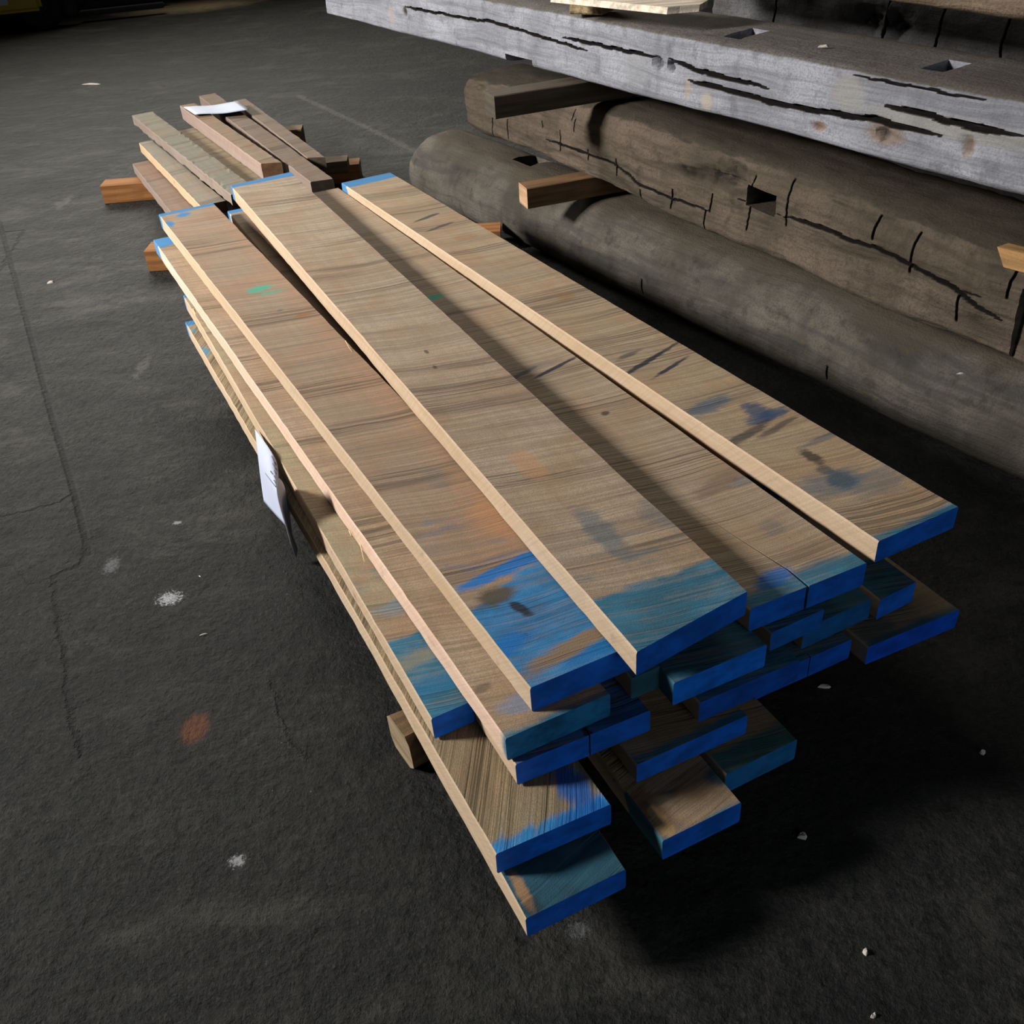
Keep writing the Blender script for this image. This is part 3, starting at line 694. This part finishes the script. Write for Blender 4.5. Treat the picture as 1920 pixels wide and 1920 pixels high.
beam('hewn_beam', 'brown axe-hewn beam with a square mortise, between the log and the white beam', MP0, MQ, 4.7, mp, midm, 50, .010, .013, 2.9, cracks=ck, kerfs=kf, hollow=hl, seed=5.5, taper=mtap, endround=.06,
     cuts=[(-.05, .11, m1[0], m2[0], mz0, mz1), (-.05, .018, p1[0], p1[0]+.34, -.05, .17)])
# white weathered beam
WZ = .65
WP, WQ = at(612, 28, WZ), at(1920, 375, WZ)
fw = lambda u, v: facecoord(WP, WQ, u, v)
def cw(pts, wd, dp): return ([fw(*p) for p in pts], wd, dp)
wck = [cw([(760, 12), (850, 30), (930, 42), (980, 58), (1030, 74), (1100, 95)], .005, .012), cw([(1055, 70), (1110, 82), (1170, 95), (1230, 107)], .006, .016),
       cw([(1255, 110), (1300, 130), (1360, 147), (1440, 165)], .007, .018), cw([(1290, 150), (1400, 180), (1480, 200), (1560, 214), (1640, 222), (1700, 240), (1765, 256)], .007, .018),
       cw([(1660, 198), (1740, 216), (1820, 238), (1920, 256)], .008, .02), cw([(1600, 140), (1700, 160), (1850, 190)], .003, .006), cw([(1500, 260), (1650, 300), (1800, 345)], .002, .004)]
whl = []
for (u, v, rs, rz_, dp) in ((1233, 118, .025, .02, .02), (1258, 125, .014, .018, .02), (1535, 237, .03, .012, .006), (1657, 252, .025, .016, .012), (1813, 275, .02, .025, .008), (760, 22, .03, .02, .006)):
    s, z = fw(u, v); whl.append((s, z, rs, rz_, dp))
wst = []
for (u, v, rx, rz_, cc, a) in ((1660, 250, .07, .035, (.16, .10, .06), .7), (1290, 165, .015, .04, (.30, .24, .16), .6), (1325, 190, .03, .03, (.34, .28, .19), .6), (1190, 130, .08, .06, (.22, .22, .22), .5), (735, 30, .03, .05, (.3, .25, .2), .5), (1535, 237, .03, .015, (.25, .12, .06), .6), (1590, 175, .06, .05, (.26, .24, .20), .5), (1815, 275, .02, .03, (.22, .12, .06), .6), (1780, 240, .3, .03, (.26, .24, .19), .4), (760, 20, .02, .02, (.05, .04, .03), .8)):
    s, z = fw(u, v); wst.append((-s, z, rx, rz_, cc, a))
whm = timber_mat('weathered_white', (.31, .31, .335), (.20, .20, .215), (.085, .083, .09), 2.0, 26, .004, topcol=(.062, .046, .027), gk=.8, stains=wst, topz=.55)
nA = fw(948, 110); nB = fw(998, 120)
tA = [topcoord(WP, WQ, .837, *p) for p in ((1725, 128), (1760, 138), (1805, 118))]; tB = [topcoord(WP, WQ, .837, *p) for p in ((1356, 66), (1383, 73), (1430, 57))]
def wtap(s, x, z):
    k = min(1, (.10+.08*min(1, s/.9))/.18) if s < .9 else 1
    return x, z*k if z > 0 else z
wp = [(.006, .0), (0, .01), (0, .09), (.0, .165), (.012, .182), (.06, .187), (.18, .188), (.29, .186), (.30, .16), (.30, .02), (.29, 0)]
beam('weathered_beam', 'long white-grey weathered beam with wavy cracks, lying on the brown hewn beam', WP, WQ, 5.4, wp, whm, 50, .009, .005, 2.2, cracks=wck, hollow=whl, seed=8.1, endround=.01, taper=wtap,
     cuts=[(-.05, .12, nA[0], nB[0], -.05, .028), (tA[0][1], tA[2][1], tA[0][0], tA[1][0], .06, .40), (tB[0][1], tB[2][1], tB[0][0], tB[1][0], .12, .40)])
# dark beam behind the white one
wn = Vector((-(WQ-WP).y, (WQ-WP).x, 0)).normalized(); wn = -wn if wn.x < 0 else wn; we = (WQ-WP).normalized()
DP = WP+wn*.335+we*2.02+Vector((0, 0, .008)); DQ = DP+we*3
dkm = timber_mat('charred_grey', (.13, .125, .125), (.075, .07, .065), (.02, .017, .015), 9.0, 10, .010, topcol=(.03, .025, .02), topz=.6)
beam('charred_beam', 'blackened rough beam lying behind the white beam', DP, DQ, 3.6, [(.02, 0), (0, .03), (0, .20), (.02, .255), (.06, .27), (.25, .27), (.28, .25), (.28, .02), (.26, 0)], dkm, 60, .015, .016, 3.5, fres=.008, seed=11.0, endround=.03,
     kerfs=[(q, .12, .27, .016) for q in (.25, .62, .78, .95, 1.02, 1.13, 1.22, 1.27, 1.38, 1.43, 1.55, 1.8)], hollow=[(.58, .2, .05, .04, .02), (.66, .19, .05, .04, .025)])
# top brown beam, upper right
tb = Vector((DP.x, DP.y, .985))+wn*-.03+we*.0
TQ = at(1920, 46, .985); TP = at(1620, 8, .985); te = (TQ-TP).normalized(); TP0 = TP-te*.9
upm = timber_mat('upper_brown', (.24, .175, .125), (.17, .13, .085), (.08, .055, .035), 13.0, 12, .006)
beam('upper_hewn_beam', 'brown hewn beam cut off by the upper right corner, topmost of the stack', TP0, TQ, 3.6, [(.01, 0), (0, .02), (0, .22), (.02, .24), (.28, .24), (.30, .22), (.30, .02), (.28, 0)], upm, 60, .02, .007, 3.0, fres=.01, seed=14.0, endround=.02)

# spacers between the timbers
s1p = at(990, 396, .24)
sd1 = math.atan2((at(1120, 372, .24)-s1p).y, (at(1120, 372, .24)-s1p).x)
dkb = fresh('dark_pine', (.10, .075, .05), 5.0); dke = fresh('dark_end', (.085, .07, .05), 6.0, 'Y')
orange2 = fresh('dull_orange_pine', (.24, .13, .06), 1.7)
cream2 = fresh('orange_end_grain', (.55, .33, .19), 2.7, 'Y')
G_S = 'timber spacers between the heavy beams'
bar('timber_spacer', 'short orange-brown spacer sticking out between the log and the brown beam', 'spacer', s1p+Vector((0,0,.006)), sd1, .42, .08, .069, orange2, cream2, G_S, .0015, 5, .003)
s2p = at(930, 232, .565); s2q = at(1060, 210, .565)
bar('timber_spacer', 'dark spacer jutting out between the brown beam and the white beam', 'spacer', s2p+Vector((0,0,.012)), math.atan2((s2q-s2p).y, (s2q-s2p).x), .62, .09, .066, dkb, dke, G_S, .0015, 6, .003)
s3 = WP+we*3.45+wn*.02; bar('timber_spacer', 'dark spacer under the near end of the white beam', 'spacer', Vector((s3.x, s3.y, .574)), math.atan2(wn.y, wn.x), .5, .09, .07, dkb, dke, G_S, .001, 7)
s4 = MP0+me_*2.9+Vector((.02, 0, 0)); bar('timber_spacer', 'dark spacer under the near end of the brown beam', 'spacer', Vector((s4.x, s4.y, .246)), math.atan2(wn.y, wn.x), .3, .09, .069, dkb, dke, G_S, .001, 8)
s5 = DP+we*2.2; bar('timber_spacer', 'dark spacer between the blackened beam and the topmost beam', 'spacer', Vector((s5.x, s5.y, .947)), math.atan2(wn.y, wn.x), .3, .09, .034, dkb, dke, G_S, .001, 12)
# bright fresh wedge on the brown beam at the right border
wq = [fc(1872, 462), fc(1928, 476), fc(1928, 512), fc(1884, 500)]
bm = bmesh.new(); r0 = [bm.verts.new((-.004, -q[0], q[1])) for q in wq]; r1 = [bm.verts.new((.03, -q[0]+0, q[1])) for q in wq]
bm.faces.new(r0); bm.faces.new(list(reversed(r1)))
for i in range(4): bm.faces.new((r0[i], r0[(i+1) % 4], r1[(i+1) % 4], r1[i]))
bmesh.ops.recalc_face_normals(bm, faces=bm.faces); me = bpy.data.meshes.new('wood_wedge'); bm.to_mesh(me); bm.free()
o = link('wood_wedge', me, fresh('fresh_orange', (.40, .22, .085), 8.0, 'Y')); o.location = MP0; o.rotation_euler = (0, 0, math.atan2(me_.x, -me_.y))
tag(o, 'fresh orange wooden wedge let into the brown beam at the right border', 'wedge')

# small block and light-edged board on top of the white beam
WT = WZ+.187
bp = at(1068, 29, WT); bq = at(1128, 31, WT)
bar('timber_block', 'small pale stained block standing on the white beam under the thin board', 'block', bp+Vector((0, 0, .003)), math.atan2((bq-bp).y, (bq-bp).x), (bq-bp).length, .08, .048, fresh('stained_block', (.42, .31, .17), 9.0, 'Y', (.07, .045, .02)), tan, None, .002, 13)
pz = WT+.048+.016
q0, q1, q2, q3 = at(1032, 4, pz-.016), at(1250, 27, pz-.016), at(1310, 22, pz-.016), at(1100, -25, pz)
ed = (q1-q0); ed.z = 0; edn = Vector((-ed.y, ed.x, 0)).normalized()
bm = bmesh.new(); outl = [q0, q1, q1+(q2-q1)*.35+edn*.004, q2, q2+edn*.06-ed.normalized()*.02, q0+edn*.12+ed.normalized()*.12, q0+edn*.02+ed.normalized()*.01]
lo = [bm.verts.new((p.x, p.y, pz-.016)) for p in outl]; hi = [bm.verts.new((p.x+edn.x*.004, p.y+edn.y*.004, pz)) for p in outl]
bm.faces.new(list(reversed(lo))); bm.faces.new(hi); k = len(outl)
for i in range(k): bm.faces.new((lo[i], lo[(i+1) % k], hi[(i+1) % k], hi[i]))
bmesh.ops.recalc_face_normals(bm, faces=bm.faces); me = bpy.data.meshes.new('thin_board'); bm.to_mesh(me); bm.free()
me.transform(Matrix.Translation(-q0))
o = link('thin_board', me, fresh('pale_fresh_edge', (.85, .72, .56), 10.0, 'X')); o.location = q0
tag(o, 'thin board with a bright freshly split edge lying on top of the white beam', 'board')

# ------------------------------------------------------------------ papers
pap = N('white_paper'); pv = pap.noise(pap.coord(), 30, 2); pap = pap.fin(pap.mix(pv, (.36, .39, .48), (.42, .45, .54)), .6, None, .2)
ink = simple('ink', (.05, .05, .09), .7, .1)
def sheet(nm, rows, th=.0006):
    nr, ncx = len(rows), len(rows[0]); bm = bmesh.new()
    g = [[bm.verts.new(p) for p in r] for r in rows]
    for i in range(nr-1):
        for j in range(ncx-1): bm.faces.new((g[i][j], g[i][j+1], g[i+1][j+1], g[i+1][j]))
    me = bpy.data.meshes.new(nm); bm.to_mesh(me); bm.free(); smooth(me)
    return me
# sheet on the far pile
c4 = [at(344, 202, .256), at(446, 191, .256), at(468, 208, .256), at(366, 217, .256)]
rows = []
for i in range(7):
    a = i/6; l = c4[0].lerp(c4[3], a); r = c4[1].lerp(c4[2], a); row = []
    for j in range(13):
        b = j/12; p = l.lerp(r, b); p.z += .003*math.sin(b*7+1)+.002*a; row.append(p-c4[0])
    rows.append(row)
o = link('paper_sheet', sheet('paper_sheet', rows), pap); o.location = c4[0]
sm = o.modifiers.new('s', 'SOLIDIFY'); sm.thickness = .0006
tag(o, 'blank white sheet of paper lying across the far small boards', 'paper', None)
# printed sheet hanging from the left flank of the pile
hp = Vector(at(500, 835, .21))
def hw(u, v, off, base=.026):   # point on a plane along the pile flank, pushed out by off
    n = Vector((.91, .41, 0)).normalized(); P = Vector(at(523, 862, .23)) - n*(off*.5+base)
    return onplane(u, v, P, n)
def refine(rows, k=4):
    a = np.array([[list(p) for p in r] for r in rows]); 
    def up(m, ax):
        n0 = m.shape[ax]; t = np.linspace(0, n0-1, (n0-1)*k+1); out = []
        for q in t:
            i = min(int(q), n0-2); f = q-i; g = lambda z_: np.take(m, min(max(z_, 0), n0-1), axis=ax)
            p0, p1, p2, p3 = g(i-1), g(i), g(i+1), g(i+2)
            out.append(.5*((2*p1)+(-p0+p2)*f+(2*p0-5*p1+4*p2-p3)*f*f+(-p0+3*p1-3*p2+p3)*f**3))
        return np.stack(out, axis=ax)
    a = up(up(a, 0), 1); return [[Vector(p) for p in r] for r in a]
top = [(478, 804, .01), (496, 826, .018), (510, 848, .014), (520, 866, .006), (524, 893, .002)]
L_ = [(478, 804), (482, 850), (488, 900), (495, 941)]
def crow(pts, base=.026): return [hw(*p, base) for p in pts]
front = [crow([(478, 804, .006), (490, 820, .008), (503, 838, .009), (514, 856, .009), (521, 875, .008), (524, 893, .008)], .003),
         crow([(481, 830, .012), (492, 845, .015), (504, 862, .017), (513, 878, .017), (520, 892, .016), (522, 903, .016)], .012),
         crow([(485, 865, .016), (494, 878, .020), (503, 892, .023), (510, 902, .024), (516, 910, .023), (519, 915, .022)], .023),
         crow([(490, 905, .018), (498, 915, .024), (506, 925, .028), (513, 933, .030), (519, 939, .030), (523, 943, .028)]),
         crow([(495, 940, .020), (504, 951, .027), (513, 961, .031), (521, 970, .033), (529, 978, .033), (535, 985, .032)])]
pb = front[0][0].copy()
tag_root = empty('hanging_label', pb); tag(tag_root, 'printed white paper label hanging off the left side of the pile, turned under', 'paper label')
fr = link('front_sheet', sheet('front_sheet', [[p-pb for p in r] for r in refine(front)]), pap, tag_root); fr.modifiers.new('s', 'SOLIDIFY').thickness = .0005
back = [crow([(523, 896, .03), (530, 905, .0), (536, 922, -.03)]), crow([(519, 915, .05), (530, 940, .01), (543, 963, -.03)]), crow([(523, 943, .06), (536, 975, .015), (548, 1003, -.03)]),
        crow([(535, 985, .07), (545, 1010, .03), (557, 1028, -.02)]), crow([(545, 1022, .07), (550, 1036, .04), (555, 1048, .0)])]
bk = link('back_sheet', sheet('back_sheet', [[p-pb for p in r] for r in refine(back)]), pap, tag_root); bk.modifiers.new('s', 'SOLIDIFY').thickness = .0005
bk['label'] = 'shaded turned-under half'
# illegible print: short dashes following the rows
def strokes():
    from mathutils.bvhtree import BVHTree
    b0 = bmesh.new(); b0.from_mesh(fr.data); bvh = BVHTree.FromBMesh(b0); bm = bmesh.new()
    rowsp = [((509, 853), (519, 871), 6, .9), ((511, 868), (521, 882), 7, .6), ((514, 881), (523, 893), 5, .6), ((507, 882), (519, 898), 8, .7), ((513, 899), (519, 909), 4, .5), ((497, 886), (517, 912), 15, .5)]
    for (a, b, k, hgt) in rowsp:
        for i in range(k):
            if k < 12 and i % 4 == 3: continue
            t0, t1 = i/k, (i+.72)/k
            u0, v0 = a[0]+(b[0]-a[0])*t0, a[1]+(b[1]-a[1])*t0; u1, v1 = a[0]+(b[0]-a[0])*t1, a[1]+(b[1]-a[1])*t1
            P = []
            for (u, v) in ((u0, v0), (u1, v1), (u1-.2, v1+hgt*3.6), (u0-.2, v0+hgt*3.6)):
                h = bvh.ray_cast(CAMP-pb, ray(u, v).normalized())
                if h[0] is not None: P.append(h[0]+pb-ray(u, v).normalized()*.0035)
            if len(P) < 4: continue
            bm.faces.new([bm.verts.new(p-pb) for p in P])
    me = bpy.data.meshes.new('print'); bm.to_mesh(me); bm.free(); return me
pr = link('print', strokes(), ink, tag_root); pr['kind'] = 'stuff'

# ------------------------------------------------------------------ wood chips and debris on the floor
chipm = simple('pale_chip', (.55, .50, .42), .8, .2, 60)
def chip(label, px, py, l, wd, rot, z=0.0, h=.006):
    p = at(px, py, z); bm = bmesh.new(); r = random.Random(int(px*7+py)); k = 7
    ring = []
    for i in range(k):
        a = 2*math.pi*i/k; q = .7+.5*r.random(); ring.append((math.cos(a)*l/2*q, math.sin(a)*wd/2*q))
    lo = [bm.verts.new((x, y, 0)) for x, y in ring]; hi = [bm.verts.new((x*.7, y*.6, h*(.6+.6*r.random()))) for x, y in ring]
    bm.faces.new(list(reversed(lo))); bm.faces.new(hi)
    for i in range(k): bm.faces.new((lo[i], lo[(i+1) % k], hi[(i+1) % k], hi[i]))
    me = bpy.data.meshes.new('wood_chip'); bm.to_mesh(me); bm.free()
    o = link('wood_chip', me, chipm); o.location = p; o.rotation_euler = (0, 0, rot); tag(o, label, 'wood chip', 'wood chips scattered on the floor')
chip('pale splinter alone on the floor near the top left, beyond the small boards', 170, 158, .13, .03, -.3)
chip('tiny whitish chip on the floor left of the runners', 96, 530, .028, .018, .3)
chip('thin straw-coloured splinter on the floor left of the pile, below the hanging label', 382, 1190, .022, .003, .25, h=.002)
chip('tiny pale shard on the floor upper of the two beside the white plaster spot', 375, 1081, .008, .003, -.5, h=.002)
chip('white chip on the dark floor to the right of the lowest stub', 1505, 1568, .017, .014, .6)
chip('larger white chip on the floor in shade below the right board ends', 1547, 1288, .03, .012, -.2)
chip('white crumb in the shade at the right, far from the pile', 1842, 1412, .012, .009, .2)
chip('small pale crumb near the bottom right corner of the floor', 1637, 1905, .009, .006, .2)
chip('pale flake on the floor below and right of the lowest stub', 1622, 1785, .014, .008, 1.2)
chip('white sliver lying on top of the log near the right border', 1802, 701, .022, .005, -.1, .245, .003)
chip('pale chip on top of the white beam near the blackened beam', 1543, 88, .03, .010, -.1, .84, .004)

# ------------------------------------------------------------------ yellow forklift at the top left (only its corner shows)
def forklift():
    T = at(86, 56, 0)
    d = (B-A).normalized(); rz = math.atan2(d.y, d.x)
    root = empty('forklift', (T.x, T.y, 0), rz); tag(root, 'yellow forklift with black tyres parked by the far wall', 'forklift')
    yel = simple('yellow_paint', (.52, .36, .02), .45, .2, 8, .5); blk = simple('black_rubber', (.012, .012, .012), .8, .3, 30); met = simple('dark_steel', (.006, .006, .007), .6, .3, 10, .4)
    dec = simple('white_decal', (.62, .66, .74), .5, .1, 10)
    link('body', boxmesh('body', -1.75, .03, -.04, .95, .15, 1.05, .03, 3), yel, root)
    link('chassis', boxmesh('chassis', -1.6, .05, .22, .9, .10, .34, .02), met, root)
    dc = link('decal', boxmesh('decal', -.55, -.22, -.044, -.039, .22, .5, 0), dec, root); dc['label'] = 'white sticker'
    for (x, y) in ((0, .0), (0, .75), (-1.35, .0), (-1.35, .75)):
        bm = bmesh.new(); R = .2; nseg = 40; prof = [(.0, .08), (.0, .17), (.03, .2), (.17, .2), (.20, .17), (.20, .08)]
        rr = [[bm.verts.new((math.cos(2*math.pi*i/nseg)*q, yy, math.sin(2*math.pi*i/nseg)*q)) for (yy, q) in prof] for i in range(nseg)]
        for i in range(nseg):
            for j in range(len(prof)-1): bm.faces.new((rr[i][j], rr[i][j+1], rr[(i+1) % nseg][j+1], rr[(i+1) % nseg][j]))
        me = bpy.data.meshes.new('wheel'); bm.to_mesh(me); bm.free(); wl = link('wheel', me, blk, root); wl.location = (x, y, .2)
        bm = bmesh.new(); bmesh.ops.create_cone(bm, cap_ends=True, segments=30, radius1=.082, radius2=.075, depth=.16); bmesh.ops.rotate(bm, verts=bm.verts, matrix=Matrix.Rotation(math.pi/2, 3, 'X'))
        me = bpy.data.meshes.new('hub'); bm.to_mesh(me); bm.free(); hb = link('hub', me, met, wl); hb.location = (0, .1, 0)
    for y in (.12, .78): link('mast_rail', boxmesh('mast_rail', .18, .28, y-.05, y+.05, .08, 2.1, .01), met, root)
    for y in (.2, .7): link('fork', boxmesh('fork', .28, 1.0, y-.05, y+.05, .05, .09, .008), met, root)
    for x in (-1.3, -.3):
        for y in (.06, .89): link('cab_post', boxmesh('cab_post', x-.03, x+.03, y-.03, y+.03, 1.0, 2.1, .01), met, root)
    link('cab_roof', boxmesh('cab_roof', -1.36, -.24, .02, .93, 2.1, 2.16, .01), met, root)
    link('seat', boxmesh('seat', -1.1, -.65, .25, .7, 1.05, 1.2, .04), blk, root)
forklift()
